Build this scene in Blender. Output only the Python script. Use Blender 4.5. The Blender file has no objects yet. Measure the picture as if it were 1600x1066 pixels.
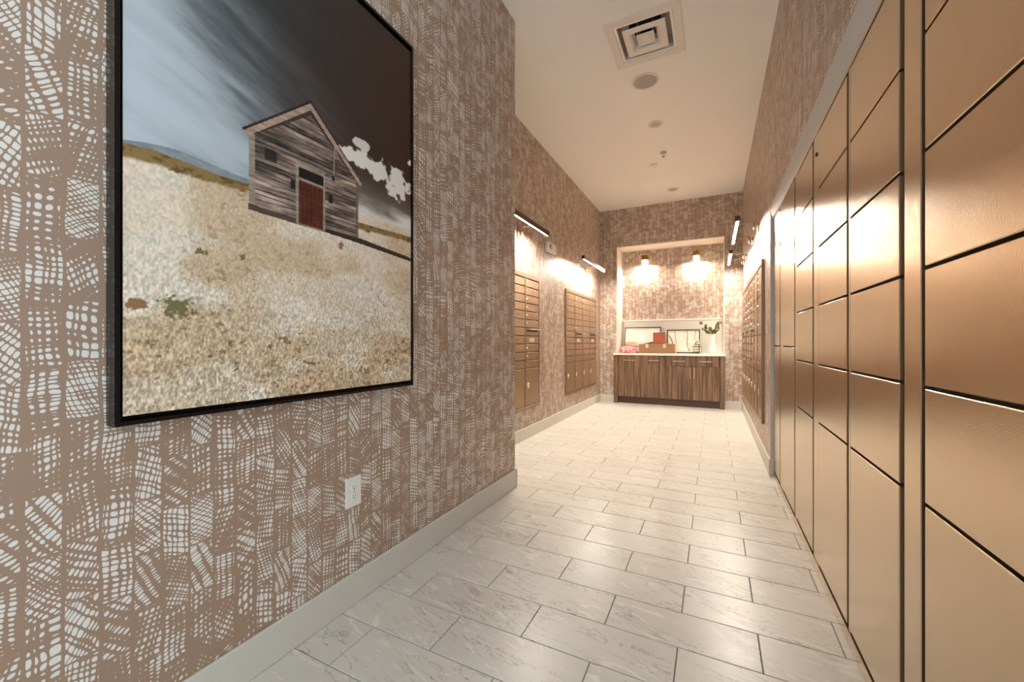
import bpy, bmesh, math, random
import numpy as np
from mathutils import Vector

# ------------------------------------------------------------------ camera, light, exposure
scene = bpy.context.scene
COL = scene.collection
H_EYE = 1.15
cam_d = bpy.data.cameras.new('camera')
cam_d.sensor_width = 36.0
cam_d.lens = 632.0 / 1600.0 * 36.0
cam_d.shift_y = 2.0 / 1600.0
cam_d.clip_start = 0.02
cam = bpy.data.objects.new('camera', cam_d)
cam.location = (0, 0, H_EYE)
cam.rotation_euler = (math.radians(90), 0, math.radians(26.5))
COL.objects.link(cam)
scene.camera = cam

world = bpy.data.worlds.new('lobby_daylight')
scene.world = world
world.use_nodes = True
bg = world.node_tree.nodes['Background']
bg.inputs[0].default_value = (0.82, 0.93, 1.0, 1)
bg.inputs[1].default_value = 0.85

scene.view_settings.view_transform = 'Standard'
scene.view_settings.look = 'None'
scene.view_settings.gamma = 1.0
scene.view_settings.use_curve_mapping = False
scene.view_settings.exposure = 1.18

LED_BAR = 205.0       # radiance of the sconce diffusers
LED_SPOT = 560.0     # radiance of the small niche lamps
WARM = (1.0, 0.90, 0.77)

# ------------------------------------------------------------------ helpers
def srgb(r, g, b):
    def f(c):
        c /= 255.0
        return c / 12.92 if c <= 0.04045 else ((c + 0.055) / 1.055) ** 2.4
    return (f(r), f(g), f(b), 1.0)

class NT:
    """small node-graph helper"""
    def __init__(self, name):
        self.m = bpy.data.materials.new(name)
        self.m.use_nodes = True
        self.t = self.m.node_tree
        self.bsdf = self.t.nodes['Principled BSDF']
    def n(self, kind, **props):
        x = self.t.nodes.new(kind)
        for k, v in props.items():
            setattr(x, k, v)
        return x
    def put(self, sock, v):
        if isinstance(v, bpy.types.NodeSocket):
            self.t.links.new(v, sock)
        else:
            sock.default_value = v
    def math(self, op, a, b=0.0, c=None):
        x = self.n('ShaderNodeMath', operation=op)
        self.put(x.inputs[0], a); self.put(x.inputs[1], b)
        if c is not None: self.put(x.inputs[2], c)
        return x.outputs[0]
    def comb(self, x, y, z=0.0):
        c = self.n('ShaderNodeCombineXYZ')
        self.put(c.inputs[0], x); self.put(c.inputs[1], y); self.put(c.inputs[2], z)
        return c.outputs[0]
    def sep(self, v):
        s = self.n('ShaderNodeSeparateXYZ'); self.put(s.inputs[0], v)
        return s.outputs
    def mix(self, f, a, b):
        x = self.n('ShaderNodeMix', data_type='RGBA')
        self.put(x.inputs[0], f); self.put(x.inputs[6], a); self.put(x.inputs[7], b)
        return x.outputs[2]
    def smooth(self, v, a, b):
        x = self.n('ShaderNodeMapRange', interpolation_type='SMOOTHSTEP')
        self.put(x.inputs[0], v); self.put(x.inputs[1], a); self.put(x.inputs[2], b)
        return x.outputs[0]
    def noise(self, vec, scale, detail=2.0, rough=0.5, dist=0.0):
        x = self.n('ShaderNodeTexNoise')
        if vec is not None: self.put(x.inputs['Vector'], vec)
        x.inputs['Scale'].default_value = scale
        x.inputs['Detail'].default_value = detail
        x.inputs['Roughness'].default_value = rough
        x.inputs['Distortion'].default_value = dist
        return x.outputs[0]
    def mapping(self, vec, scale=(1, 1, 1), loc=(0, 0, 0), rot=(0, 0, 0)):
        x = self.n('ShaderNodeMapping')
        self.put(x.inputs[0], vec)
        x.inputs[1].default_value = loc; x.inputs[2].default_value = rot; x.inputs[3].default_value = scale
        return x.outputs[0]
    def obj_coord(self):
        return self.n('ShaderNodeTexCoord').outputs['Object']
    def bump(self, h, strength, dist=0.002):
        x = self.n('ShaderNodeBump')
        x.inputs['Strength'].default_value = strength
        x.inputs['Distance'].default_value = dist
        self.put(x.inputs['Height'], h)
        self.t.links.new(x.outputs[0], self.bsdf.inputs['Normal'])
    def set(self, color=None, rough=None, metal=None, **kw):
        if color is not None: self.put(self.bsdf.inputs['Base Color'], color)
        if rough is not None: self.put(self.bsdf.inputs['Roughness'], rough)
        if metal is not None: self.put(self.bsdf.inputs['Metallic'], metal)
        for k, v in kw.items(): self.put(self.bsdf.inputs[k.replace('_', ' ')], v)
        return self.m

def simple(name, col, rough=0.5, metal=0.0, var=0.06, scale=30.0, bump=0.0):
    g = NT(name)
    oc = g.obj_coord()
    nz = g.noise(oc, scale, 3.0)
    dark = tuple(c * (1 - var) for c in col[:3]) + (1,)
    lite = tuple(min(1, c * (1 + var)) for c in col[:3]) + (1,)
    g.set(g.mix(nz, dark, lite), rough, metal)
    if bump: g.bump(g.noise(oc, scale * 8, 2.0), bump, 0.001)
    return g.m

def emit(name, col, strength):
    g = NT(name)
    g.set((0.8, 0.8, 0.8, 1), 0.4)
    g.bsdf.inputs['Emission Color'].default_value = tuple(col[:3]) + (1,)
    g.bsdf.inputs['Emission Strength'].default_value = strength
    return g.m

WL = {}
def link(name, me, mat, parent=None, loc=(0, 0, 0), smooth=False):
    """loc is the world position of the mesh origin"""
    o = bpy.data.objects.new(name, me)
    COL.objects.link(o)
    if mat is not None and not me.materials: me.materials.append(mat)
    loc = Vector(loc)
    WL[o] = loc
    if parent is not None:
        o.parent = parent
        o.location = loc - WL[parent]
    else:
        o.location = loc
    if smooth:
        for p in me.polygons: p.use_smooth = True
    return o

def obj(name, bm, mat, parent=None, loc=None, smooth=False):
    """bm in world coordinates; origin moved to loc (or the parent's origin)"""
    if loc is None: loc = WL[parent] if parent is not None else Vector((0, 0, 0))
    loc = Vector(loc)
    bmesh.ops.translate(bm, vec=-loc, verts=bm.verts)
    bmesh.ops.recalc_face_normals(bm, faces=bm.faces)
    me = bpy.data.meshes.new(name)
    bm.to_mesh(me); bm.free()
    return link(name, me, mat, parent, loc, smooth)

def thing(name, label, cat, loc, group=None):
    o = bpy.data.objects.new(name, None)
    o.empty_display_size = 0.05
    COL.objects.link(o)
    o.location = loc; WL[o] = Vector(loc)
    o['label'] = label; o['category'] = cat
    if group: o['group'] = group
    return o

def tag(o, label, cat, group=None):
    o['label'] = label; o['category'] = cat
    if group: o['group'] = group
    return o

def struct(o, label=None):
    o['kind'] = 'structure'
    if label: o['label'] = label
    return o

def B(): return bmesh.new()

def box(bm, x0, x1, y0, y1, z0, z1, bev=0.0, seg=1):
    vs = [bm.verts.new(p) for p in ((x0, y0, z0), (x1, y0, z0), (x1, y1, z0), (x0, y1, z0),
                                    (x0, y0, z1), (x1, y0, z1), (x1, y1, z1), (x0, y1, z1))]
    fs = [bm.faces.new([vs[i] for i in f]) for f in ((0, 3, 2, 1), (4, 5, 6, 7), (0, 1, 5, 4), (1, 2, 6, 5), (2, 3, 7, 6), (3, 0, 4, 7))]
    if bev:
        es = list({e for f in fs for e in f.edges})
        bmesh.ops.bevel(bm, geom=es, offset=bev, segments=seg, affect='EDGES', profile=0.5)
    return bm

def prism(bm, prof, axis, a, b):
    """extrude a closed 2D profile along an axis from a to b"""
    def P(u, v, w):
        return {'x': (w, u, v), 'y': (u, w, v), 'z': (u, v, w)}[axis]
    lo = [bm.verts.new(P(u, v, a)) for u, v in prof]
    hi = [bm.verts.new(P(u, v, b)) for u, v in prof]
    n = len(prof)
    bm.faces.new(lo[::-1]); bm.faces.new(hi)
    for i in range(n):
        bm.faces.new((lo[i], lo[(i + 1) % n], hi[(i + 1) % n], hi[i]))
    return bm

def lathe(bm, prof, c=(0, 0, 0), n=32, axis='z', close=False):
    """prof: list of (r, h); revolve about an axis through c"""
    rings = []
    for r, h in prof:
        ring = []
        for k in range(n):
            t = 2 * math.pi * k / n
            u, v = r * math.cos(t), r * math.sin(t)
            p = {'z': (u, v, h), 'y': (u, h, v), 'x': (h, u, v)}[axis]
            ring.append(bm.verts.new((c[0] + p[0], c[1] + p[1], c[2] + p[2])))
        rings.append(ring)
    for i in range(len(rings) - 1):
        for k in range(n):
            bm.faces.new((rings[i][k], rings[i][(k + 1) % n], rings[i + 1][(k + 1) % n], rings[i + 1][k]))
    if prof[0][0] > 1e-6: bm.faces.new(rings[0][::-1])
    if prof[-1][0] > 1e-6: bm.faces.new(rings[-1])
    bmesh.ops.remove_doubles(bm, verts=bm.verts, dist=1e-6)
    return bm

def tube(bm, pts, r, n=10):
    pts = [Vector(p) for p in pts]
    rings = []
    for i, p in enumerate(pts):
        d = (pts[min(i + 1, len(pts) - 1)] - pts[max(i - 1, 0)]).normalized()
        a = d.cross(Vector((0, 0, 1)))
        if a.length < 1e-3: a = d.cross(Vector((0, 1, 0)))
        a.normalize(); b = d.cross(a).normalized()
        rr = r[i] if isinstance(r, (list, tuple)) else r
        rings.append([bm.verts.new(p + rr * (math.cos(2 * math.pi * k / n) * a + math.sin(2 * math.pi * k / n) * b)) for k in range(n)])
    for i in range(len(rings) - 1):
        for k in range(n):
            bm.faces.new((rings[i][k], rings[i][(k + 1) % n], rings[i + 1][(k + 1) % n], rings[i + 1][k]))
    bm.faces.new(rings[0][::-1]); bm.faces.new(rings[-1])
    return bm

def plank_mesh(name, sx, sy, sz, bev):
    """shared bevelled box mesh centred on the origin"""
    bm = box(B(), -sx / 2, sx / 2, -sy / 2, sy / 2, -sz / 2, sz / 2, bev)
    bmesh.ops.recalc_face_normals(bm, faces=bm.faces)
    me = bpy.data.meshes.new(name); bm.to_mesh(me); bm.free()
    return me

def uv_by_position(o, mode):
    """UVs in metres: u runs along the wall, v is the height"""
    me = o.data
    uv = me.uv_layers.new(name='UVMap')
    for p in me.polygons:
        nrm = p.normal
        for li in p.loop_indices:
            co = me.vertices[me.loops[li].vertex_index].co
            if abs(nrm.z) > 0.7: uv.data[li].uv = (co.x, co.y)
            elif abs(nrm.x) > abs(nrm.y): uv.data[li].uv = (co.y + mode, co.z)
            else: uv.data[li].uv = (co.x + mode + 5.0, co.z)

# ------------------------------------------------------------------ materials
def mat_wallpaper():
    g = NT('wallpaper_print')
    uv = g.n('ShaderNodeUVMap').outputs[0]
    s = g.sep(uv)
    wob = g.noise(uv, 9.0, 1.0)
    u = g.math('ADD', s[0], g.math('MULTIPLY', g.math('SUBTRACT', wob, 0.5), 0.012))
    v = s[1]
    CW, CH = 0.066, 0.150
    cu = g.math('DIVIDE', u, CW)
    ci = g.math('FLOOR', cu)
    fu = g.math('SUBTRACT', cu, ci)
    wn1 = g.n('ShaderNodeTexWhiteNoise', noise_dimensions='1D')
    g.put(wn1.inputs['W'], ci)
    cv = g.math('ADD', g.math('DIVIDE', v, CH), g.math('MULTIPLY', wn1.outputs[0], 5.0))
    bi = g.math('FLOOR', cv)
    fv = g.math('SUBTRACT', cv, bi)
    wn = g.n('ShaderNodeTexWhiteNoise', noise_dimensions='2D')
    g.put(wn.inputs['Vector'], g.comb(ci, bi))
    R = g.n('ShaderNodeSeparateColor'); g.put(R.inputs[0], wn.outputs['Color'])
    r1, r2, r3 = R.outputs[0], R.outputs[1], R.outputs[2]
    # direction of the hatching: upright in part of the blocks, slanted in the others
    slant = g.math('GREATER_THAN', r2, 0.38)
    th = g.math('MULTIPLY', g.math('MULTIPLY', g.math('SUBTRACT', r1, 0.5), 2.3), slant)
    cs, sn = g.math('COSINE', th), g.math('SINE', th)
    lu, lv = u, v
    a = g.math('ADD', g.math('MULTIPLY', lu, cs), g.math('MULTIPLY', lv, sn))
    th2 = g.math('ADD', th, g.math('MULTIPLY', g.math('SUBTRACT', r3, 0.5), 0.9))
    b = g.math('SUBTRACT', g.math('MULTIPLY', lv, g.math('COSINE', th2)), g.math('MULTIPLY', lu, g.math('SINE', th2)))
    bend = g.noise(uv, 26.0, 1.0)
    bend = g.math('MULTIPLY', g.math('SUBTRACT', bend, 0.5), 0.010)
    a = g.math('ADD', a, bend); b = g.math('SUBTRACT', b, bend)
    seed = g.math('ADD', g.math('MULTIPLY', r3, 37.0), g.math('MULTIPLY', r1, 91.0))
    def lines(x, freq):
        vo = g.n('ShaderNodeTexVoronoi', voronoi_dimensions='1D', feature='DISTANCE_TO_EDGE')
        g.put(vo.inputs['W'], g.math('ADD', g.math('MULTIPLY', x, freq), seed))
        vo.inputs['Scale'].default_value = 1.0
        vo.inputs['Randomness'].default_value = 1.0
        return vo.outputs['Distance']
    fa = g.math('ADD', 58.0, g.math('MULTIPLY', r2, 50.0))
    fb = g.math('ADD', 38.0, g.math('MULTIPLY', r1, 66.0))
    ga, gb = lines(a, fa), lines(b, fb)
    # rounded cell between the lines
    hm = g.math('DIVIDE', g.math('MULTIPLY', ga, gb), g.math('ADD', g.math('ADD', ga, gb), 0.02))
    eu = g.math('MINIMUM', fu, g.math('SUBTRACT', 1.0, fu))
    ev = g.math('MINIMUM', fv, g.math('SUBTRACT', 1.0, fv))
    edge = g.math('MINIMUM', g.math('MULTIPLY', eu, 1.9), g.math('MULTIPLY', ev, 5.0))
    hm = g.math('MINIMUM', hm, edge)
    size = g.noise(uv, 14.0, 2.0)
    thr = g.math('ADD', g.math('ADD', 0.134, g.math('MULTIPLY', g.math('SUBTRACT', 0.5, size), 0.34)), g.math('MULTIPLY', g.math('SUBTRACT', r3, 0.5), 0.09))
    thr = g.math('MAXIMUM', thr, 0.075)
    mask = g.smooth(hm, thr, g.math('ADD', thr, 0.018))
    grain = g.noise(uv, 900.0, 2.0)
    ground = g.mix(grain, srgb(148, 120, 100), srgb(166, 138, 117))
    white = srgb(224, 220, 213)
    g.set(g.mix(mask, ground, white), g.mix(mask, (0.42,) * 3 + (1,), (0.38,) * 3 + (1,)), 0.0)
    g.bump(mask, 0.25, 0.0006)
    return g.m

def mat_locker():
    g = NT('bronze_powder_coat')
    oc = g.obj_coord()
    n1 = g.noise(oc, 380.0, 2.0, 0.7)
    n2 = g.noise(oc, 5.0, 2.0)
    g.set(g.mix(n2, srgb(200, 178, 149), srgb(208, 186, 157)), 0.21, 0.94)
    g.bump(n1, 0.22, 0.002)
    return g.m

def mat_tile():
    g = NT('travertine_tile')
    oc = g.obj_coord()
    rnd = g.n('ShaderNodeObjectInfo').outputs['Random']
    off = g.comb(g.math('MULTIPLY', rnd, 31.0), g.math('MULTIPLY', rnd, 17.0), 0.0)
    add = g.n('ShaderNodeVectorMath', operation='ADD'); g.put(add.inputs[0], oc); g.put(add.inputs[1], off)
    v = g.mapping(add.outputs[0], (1, 1, 1), (0, 0, 0), (0, 0, 0.22))
    vs = g.mapping(v, (1.0, 3.2, 1.0))
    wv = g.noise(vs, 3.6, 4.0, 0.55, 1.6)
    dv = g.math('ABSOLUTE', g.math('SUBTRACT', wv, 0.5))
    thin = g.math('SUBTRACT', 1.0, g.smooth(dv, 0.0, 0.016))
    wide = g.math('SUBTRACT', 1.0, g.smooth(dv, 0.0, 0.07))
    patch = g.smooth(g.noise(vs, 2.2, 2.0), 0.42, 0.60)
    thin = g.math('MULTIPLY', thin, patch)
    speck = g.smooth(g.noise(g.mapping(v, (1.0, 2.0, 1.0)), 75.0, 3.0, 0.7), 0.52, 0.66)
    speck = g.math('MULTIPLY', g.math('MULTIPLY', speck, wide), patch)
    soft = g.noise(vs, 3.0, 3.0, 0.5, 1.0)
    base = g.mix(soft, srgb(200, 196, 187), srgb(214, 211, 203))
    base = g.mix(g.math('MULTIPLY', thin, 0.85), base, srgb(160, 152, 140))
    base = g.mix(g.math('MULTIPLY', speck, 0.9), base, srgb(134, 124, 112))
    lite = g.smooth(g.noise(vs, 4.0, 3.0, 0.5, 2.5), 0.60, 0.66)
    base = g.mix(g.math('MULTIPLY', lite, 0.5), base, srgb(236, 232, 224))
    tone = g.math('ADD', 0.95, g.math('MULTIPLY', rnd, 0.08))
    mul = g.n('ShaderNodeVectorMath', operation='SCALE'); g.put(mul.inputs[0], base); g.put(mul.inputs['Scale'], tone)
    rough = g.math('ADD', 0.25, g.math('MULTIPLY', soft, 0.12))
    g.set(mul.outputs[0], rough, 0.0)
    g.bump(g.noise(oc, 90.0, 3.0), 0.06, 0.001)
    return g.m

def mat_wood():
    g = NT('walnut_laminate')
    oc = g.obj_coord()
    rnd = g.n('ShaderNodeObjectInfo').outputs['Random']
    off = g.comb(g.math('MULTIPLY', rnd, 9.0), 0.0, 0.0)
    add = g.n('ShaderNodeVectorMath', operation='ADD'); g.put(add.inputs[0], oc); g.put(add.inputs[1], off)
    v = g.mapping(add.outputs[0], (26.0, 26.0, 1.1))
    n1 = g.noise(v, 1.0, 4.0, 0.6, 0.4)
    n2 = g.noise(g.mapping(add.outputs[0], (120.0, 120.0, 3.0)), 1.0, 3.0)
    f = g.smooth(g.math('ADD', g.math('MULTIPLY', n1, 0.75), g.math('MULTIPLY', n2, 0.25)), 0.36, 0.64)
    g.set(g.mix(f, srgb(72, 50, 36), srgb(138, 108, 80)), 0.42, 0.0)
    g.bump(n2, 0.06, 0.001)
    return g.m

def mat_glass(name, col=(1, 1, 1, 1), rough=0.02):
    g = NT(name)
    nz = g.noise(g.obj_coord(), 12.0, 1.0)
    g.set(g.mix(nz, col, (0.97, 0.98, 0.97, 1)), rough)
    g.bsdf.inputs['Transmission Weight'].default_value = 1.0
    g.bsdf.inputs['IOR'].default_value = 1.45
    return g.m

def mat_print(name, rough=0.45):
    g = NT(name)
    at = g.n('ShaderNodeVertexColor'); at.layer_name = 'print'
    grain = g.noise(g.obj_coord(), 700.0, 2.0)
    f = g.math('ADD', 0.92, g.math('MULTIPLY', grain, 0.16))
    mul = g.n('ShaderNodeVectorMath', operation='SCALE'); g.put(mul.inputs[0], at.outputs[0]); g.put(mul.inputs['Scale'], f)
    g.set(mul.outputs[0], rough)
    return g.m

M = {}
M['paper'] = mat_wallpaper()
M['locker'] = mat_locker()
M['tile'] = mat_tile()
M['wood'] = mat_wood()
M['toewood'] = simple('toe_kick_laminate', srgb(92, 58, 42), 0.35, 0, 0.1, 12)
M['grout'] = simple('grout', srgb(150, 145, 136), 0.9, 0, 0.05, 40)
M['ceil'] = simple('ceiling_paint', srgb(242, 239, 234), 0.85, 0, 0.015, 20, 0.02)
M['cream'] = simple('cream_paint', srgb(232, 222, 208), 0.75, 0, 0.02, 20)
M['base'] = simple('baseboard_paint', srgb(202, 197, 187), 0.5, 0, 0.03, 12)
M['greytrim'] = simple('grey_white_paint', srgb(198, 196, 192), 0.55, 0, 0.02, 12)
M['lockdark'] = simple('locker_gap_metal', srgb(58, 40, 28), 0.55, 0.2, 0.1, 40)
M['lockgrey'] = simple('locker_edge_seal', srgb(128, 124, 112), 0.45, 0.5, 0.1, 40)
M['mail'] = simple('mailbox_bronze_paint', srgb(164, 136, 108), 0.36, 0.45, 0.05, 60, 0.04)
M['mailback'] = simple('mailbox_backing', srgb(70, 50, 36), 0.6, 0.2, 0.1, 40)
M['mailframe'] = simple('mailbox_frame_bronze', srgb(150, 120, 92), 0.38, 0.5, 0.05, 60)
M['chrome'] = simple('brushed_chrome', srgb(214, 208, 200), 0.25, 1.0, 0.04, 60)
M['blackslot'] = simple('dark_slot', srgb(26, 20, 16), 0.7, 0, 0.1, 60)
M['labelwhite'] = simple('label_paper', srgb(226, 218, 204), 0.7, 0, 0.03, 50)
M['bronzebar'] = simple('dark_bronze', srgb(92, 58, 42), 0.35, 0.7, 0.08, 30)
M['steel'] = simple('satin_nickel', srgb(170, 152, 130), 0.3, 1.0, 0.05, 60)
M['brass'] = simple('aged_brass', srgb(176, 128, 70), 0.3, 1.0, 0.08, 50)
M['white'] = simple('white_plastic', srgb(228, 226, 220), 0.4, 0, 0.02, 30)
M['enamel'] = simple('white_enamel', srgb(226, 218, 208), 0.3, 0, 0.02, 20)
M['grille'] = simple('speaker_grille', srgb(176, 166, 158), 0.7, 0, 0.06, 400)
M['lens'] = simple('downlight_lens', srgb(184, 174, 164), 0.5, 0, 0.05, 60)
M['duct'] = simple('dark_duct', srgb(30, 26, 24), 0.9, 0, 0.2, 30)
M['ductgrey'] = simple('galvanised_duct', srgb(206, 194, 182), 0.6, 0.2, 0.2, 30)
M['blackframe'] = simple('black_lacquer', srgb(14, 13, 14), 0.22, 0, 0.1, 30)
M['darkwoodframe'] = simple('dark_wood_frame', srgb(52, 34, 28), 0.4, 0, 0.15, 50)
M['quartz'] = simple('white_quartz', srgb(230, 224, 212), 0.25, 0, 0.03, 60)
M['splash'] = simple('pale_stone', srgb(216, 212, 202), 0.3, 0, 0.03, 25)
M['cardboard'] = simple('cardboard', srgb(148, 112, 82), 0.85, 0, 0.05, 60)
M['cardbrown'] = simple('brown_carton', srgb(140, 92, 66), 0.8, 0, 0.06, 60)
M['orangeprint'] = simple('orange_print', srgb(166, 82, 62), 0.6, 0, 0.12, 90)
M['tape'] = simple('packing_tape', srgb(206, 186, 160), 0.25, 0, 0.06, 60)
M['vase'] = simple('white_ceramic', srgb(236, 230, 222), 0.18, 0, 0.02, 20)
M['leaf'] = simple('olive_leaf', srgb(98, 88, 46), 0.5, 0, 0.35, 35)
M['stem'] = simple('twig', srgb(92, 74, 50), 0.7, 0, 0.2, 80)
M['glass'] = mat_glass('jar_glass')
M['print'] = mat_print('canvas_print', 0.5)
M['print2'] = mat_print('paper_print', 0.5)
M['led'] = emit('led_diffuser', WARM, LED_BAR)
M['lednich'] = emit('lamp_diffuser', (1.0, 0.90, 0.77), LED_SPOT)
M['frost'] = emit('frosted_glass', (1.0, 0.86, 0.66), 3.0)

def mat_pink():
    g = NT('pink_wrapper')
    oc = g.obj_coord()
    f = g.smooth(g.noise(oc, 22.0, 2.0, 0.5, 1.0), 0.50, 0.68)
    g.set(g.mix(f, srgb(204, 82, 90), srgb(232, 186, 174)), 0.35)
    g.bump(g.noise(oc, 30.0, 3.0), 0.4, 0.01)
    return g.m
M['pink'] = mat_pink()

# ------------------------------------------------------------------ room dimensions (metres)
XL, XF, XR = -1.420, -2.000, 0.440       # near left wall, far left wall, right wall
YC, YB, YN = 2.900, 7.890, 8.380         # end of the near wall, back wall, back of the niche
ZC = 3.710                               # ceiling
YOPEN = -1.6                             # the passage opens to a daylit lobby behind the camera
NX0, NX1, NZ1 = -1.665, 0.160, 2.975     # niche opening
XLK, YJ = 0.460, 4.130                   # locker face, far jamb of the locker bay

def wall(name, boxes, shift, mat='paper'):
    bm = B()
    for b in boxes: box(bm, *b)
    o = obj(name, bm, M[mat])
    uv_by_position(o, shift)
    return struct(o)

# ---- floor
floor = struct(obj('floor', box(B(), -2.2, 0.75, YOPEN, 8.45, -0.10, -0.006), M['grout']))
TL, TD, GAP = 0.553, 0.2155, 0.004
TX0 = 0.155
full = plank_mesh('tile', TL - GAP, TD - GAP, 0.012, 0.0012)
full.materials.append(M['tile'])
rng = random.Random(3)
row0 = 2.506
for r in range(-14, 27):
    y0 = row0 + r * TD
    y1 = y0 + TD
    if y0 > YB + 0.02: continue
    y1c = min(y1, YB - 0.002)
    if y1c - y0 < 0.02: continue
    off = TX0 if r % 2 == 0 else TX0 - TL / 2
    xl = XL + 0.0 if y1 <= YC + 0.02 else XF
    k = math.floor((xl - off) / TL)
    while off + k * TL < 0.47:
        x0 = max(off + k * TL, xl); x1 = min(off + (k + 1) * TL, 0.47)
        k += 1
        if x1 - x0 < 0.012: continue
        w, d = x1 - x0, y1c - y0
        if abs(w - TL) < 1e-4 and abs(d - TD) < 1e-4: me = full
        else:
            me = plank_mesh('tile', w - GAP, d - GAP, 0.012, 0.0012); me.materials.append(M['tile'])
        link('tile', me, None, floor, ((x0 + x1) / 2, (y0 + y1c) / 2, -0.006))

# ---- ceiling and walls
VX, VY, HV, VO = -0.510, 3.545, 0.292, 0.205      # air diffuser: centre, half size, half opening
bm = B()
for b in ((-2.2, 0.9, YOPEN, VY - VO), (-2.2, 0.9, VY + VO, 8.55), (-2.2, VX - VO, VY - VO, VY + VO), (VX + VO, 0.9, VY - VO, VY + VO)):
    box(bm, *b, ZC, ZC + 0.12)
struct(obj('ceiling', bm, M['ceil']))
wall('wall_left', [(-2.2, XL, YOPEN, YC, 0, ZC)], 0.0)
wall('wall_left_recess', [(-2.2, XF, YC, 8.55, 0, ZC)], 0.31)
wall('wall_right', [(XR, 0.9, YJ, 8.55, 0, ZC), (XR, 0.9, 0.68, YJ, 2.305, ZC), (XR, 0.9, 0.68, 0.70, 0, 2.305), (0.86, 0.9, 0.7, YJ, 0, 2.305)], 0.73)
wb = wall('wall_back', [(XF, NX0 - 0.012, YB, 8.5, 0, ZC), (NX1 + 0.012, XR, YB, 8.5, 0, ZC), (NX0 - 0.012, NX1 + 0.012, YB, 8.5, NZ1 + 0.012, ZC),
                        (NX0 - 0.012, NX1 + 0.012, YN, 8.5, 0, NZ1 + 0.012)], 0.17)
# painted lining of the niche (two jambs and the soffit)
struct(obj('trim_1', box(box(box(B(), NX0 - 0.012, NX0, YB - 0.001, YN, 0, NZ1), NX1, NX1 + 0.012, YB - 0.001, YN, 0, NZ1),
                         NX0 - 0.012, NX1 + 0.012, YB - 0.001, YN, NZ1, NZ1 + 0.012), M['cream']), 'cream painted lining of the lit niche')
# curved drywall header above the lockers and grey jamb at their far end
prof = [(XR, 2.312)]
for i in range(9):
    t = i / 8 * math.pi / 2
    prof.append((XR - 0.001 + 0.035 * (1 - math.cos(t)), 2.300 - 0.098 * math.sin(t)))
prof += [(0.50, 2.202), (0.50, 2.312)]
o = struct(obj('trim_2', prism(B(), prof, 'y', 0.70, YJ + 0.001), M['greytrim'], smooth=False), 'grey white rounded header above the lockers')
struct(obj('trim_3', box(B(), XR - 0.002, XLK + 0.03, YJ - 0.006, YJ + 0.002, 0, 2.31, 0.002), M['greytrim']), 'grey metal corner strip at the end of the lockers')

def baseboard(name, pts_boxes):
    bm = B()
    for b in pts_boxes: box(bm, *b, 0.003)
    return struct(obj(name, bm, M['base']))
BH = 0.140
baseboard('baseboard_left', [(XL, XL + 0.014, YOPEN, YC + 0.014, 0, BH), (XF, XL + 0.014, YC, YC + 0.014, 0, BH)])
baseboard('baseboard_left_recess', [(XF, XF + 0.014, YC + 0.014, YB, 0, BH)])
baseboard('baseboard_back', [(XF + 0.014, -1.712, YB - 0.014, YB, 0, BH), (0.172, XR - 0.014, YB - 0.014, YB, 0, BH)])
baseboard('baseboard_right', [(XR - 0.014, XR, YJ - 0.014, YB, 0, BH), (XR - 0.014, XLK + 0.02, YJ - 0.018, YJ - 0.005, 0, BH)])

# ------------------------------------------------------------------ parcel lockers
ROWS = [0.060, 0.755, 1.041, 1.332, 1.618, 1.905, 2.186]
TALL = [0.055, 1.120, 2.196]
def locker(label, y0, y1, d0, d1, rows, stiles, keys=(), seal=False):
    """tower from y0 (near) to y1 (far); doors from d0 to d1; stiles are flat strips of the face frame"""
    t = thing('parcel_locker', label, 'locker', (XLK + 0.2, (y0 + y1) / 2, 0), 'bronze parcel lockers set in the right wall')
    obj('carcass', box(B(), XLK + 0.024, 0.85, y0 + 0.0005, y1 - 0.0005, 0.0, 2.200), M['lockdark'], t)
    obj('kickplate', box(B(), XLK - 0.002, XLK + 0.023, y0 + 0.0005, y1 - 0.0005, 0.001, rows[0] - 0.010, 0.0015), M['locker'], t)
    obj('top_rail', box(B(), XLK, XLK + 0.023, y0 + 0.0005, y1 - 0.0005, rows[-1] + 0.003, 2.201, 0.001), M['locker'], t)
    for s0, s1 in stiles:
        st = obj('stile', box(B(), XLK + 0.001, XLK + 0.023, s0, s1, rows[0] - 0.008, rows[-1] + 0.002, 0.002), M['locker'], t)
    # grey edge seal visible in the gap beside the doors
    if seal: obj('edge_seal', box(B(), XLK + 0.012, XLK + 0.0235, d0 - 0.028, d0 - 0.012, rows[0], rows[-1]), M['lockgrey'], t)
    for a, b in zip(rows[:-1], rows[1:]):
        me = plank_mesh('door', 0.022, d1 - d0, (b - 0.005) - (a + 0.004), 0.0022)
        dr = link('door', me, M['locker'], t, (XLK + 0.011, (d0 + d1) / 2, (a + b - 0.001) / 2))
        # turned lower lip of the door
        obj('door_lip', box(B(), XLK + 0.0225, XLK + 0.0238, d0 + 0.004, d1 - 0.004, a + 0.006, a + 0.010), M['lockgrey'], dr)
    for ky, kz in keys:
        k = obj('lock', lathe(B(), [(0.010, -0.004), (0.010, 0.0), (0.006, 0.0005), (0.006, 0.003), (0.0, 0.003)], (XLK + 0.001, ky, kz), 16, 'x'), M['blackslot'], t)
    return t
locker('bronze locker column nearest the camera with wide doors at right edge', 0.705, 1.342, 0.86, 1.330, ROWS, [(0.71, 0.852)])
locker('bronze locker column behind the nearest one, with broad flat stile at its near side', 1.344, 1.957, 1.482, 1.930, ROWS, [(1.354, 1.452), (1.934, 1.955)], (), True)
locker('third bronze locker column from the right edge, with tall lock stile on its far side', 1.959, 2.558, 1.976, 2.443, ROWS, [(2.447, 2.556)], [(2.490, 2.089)])
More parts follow.
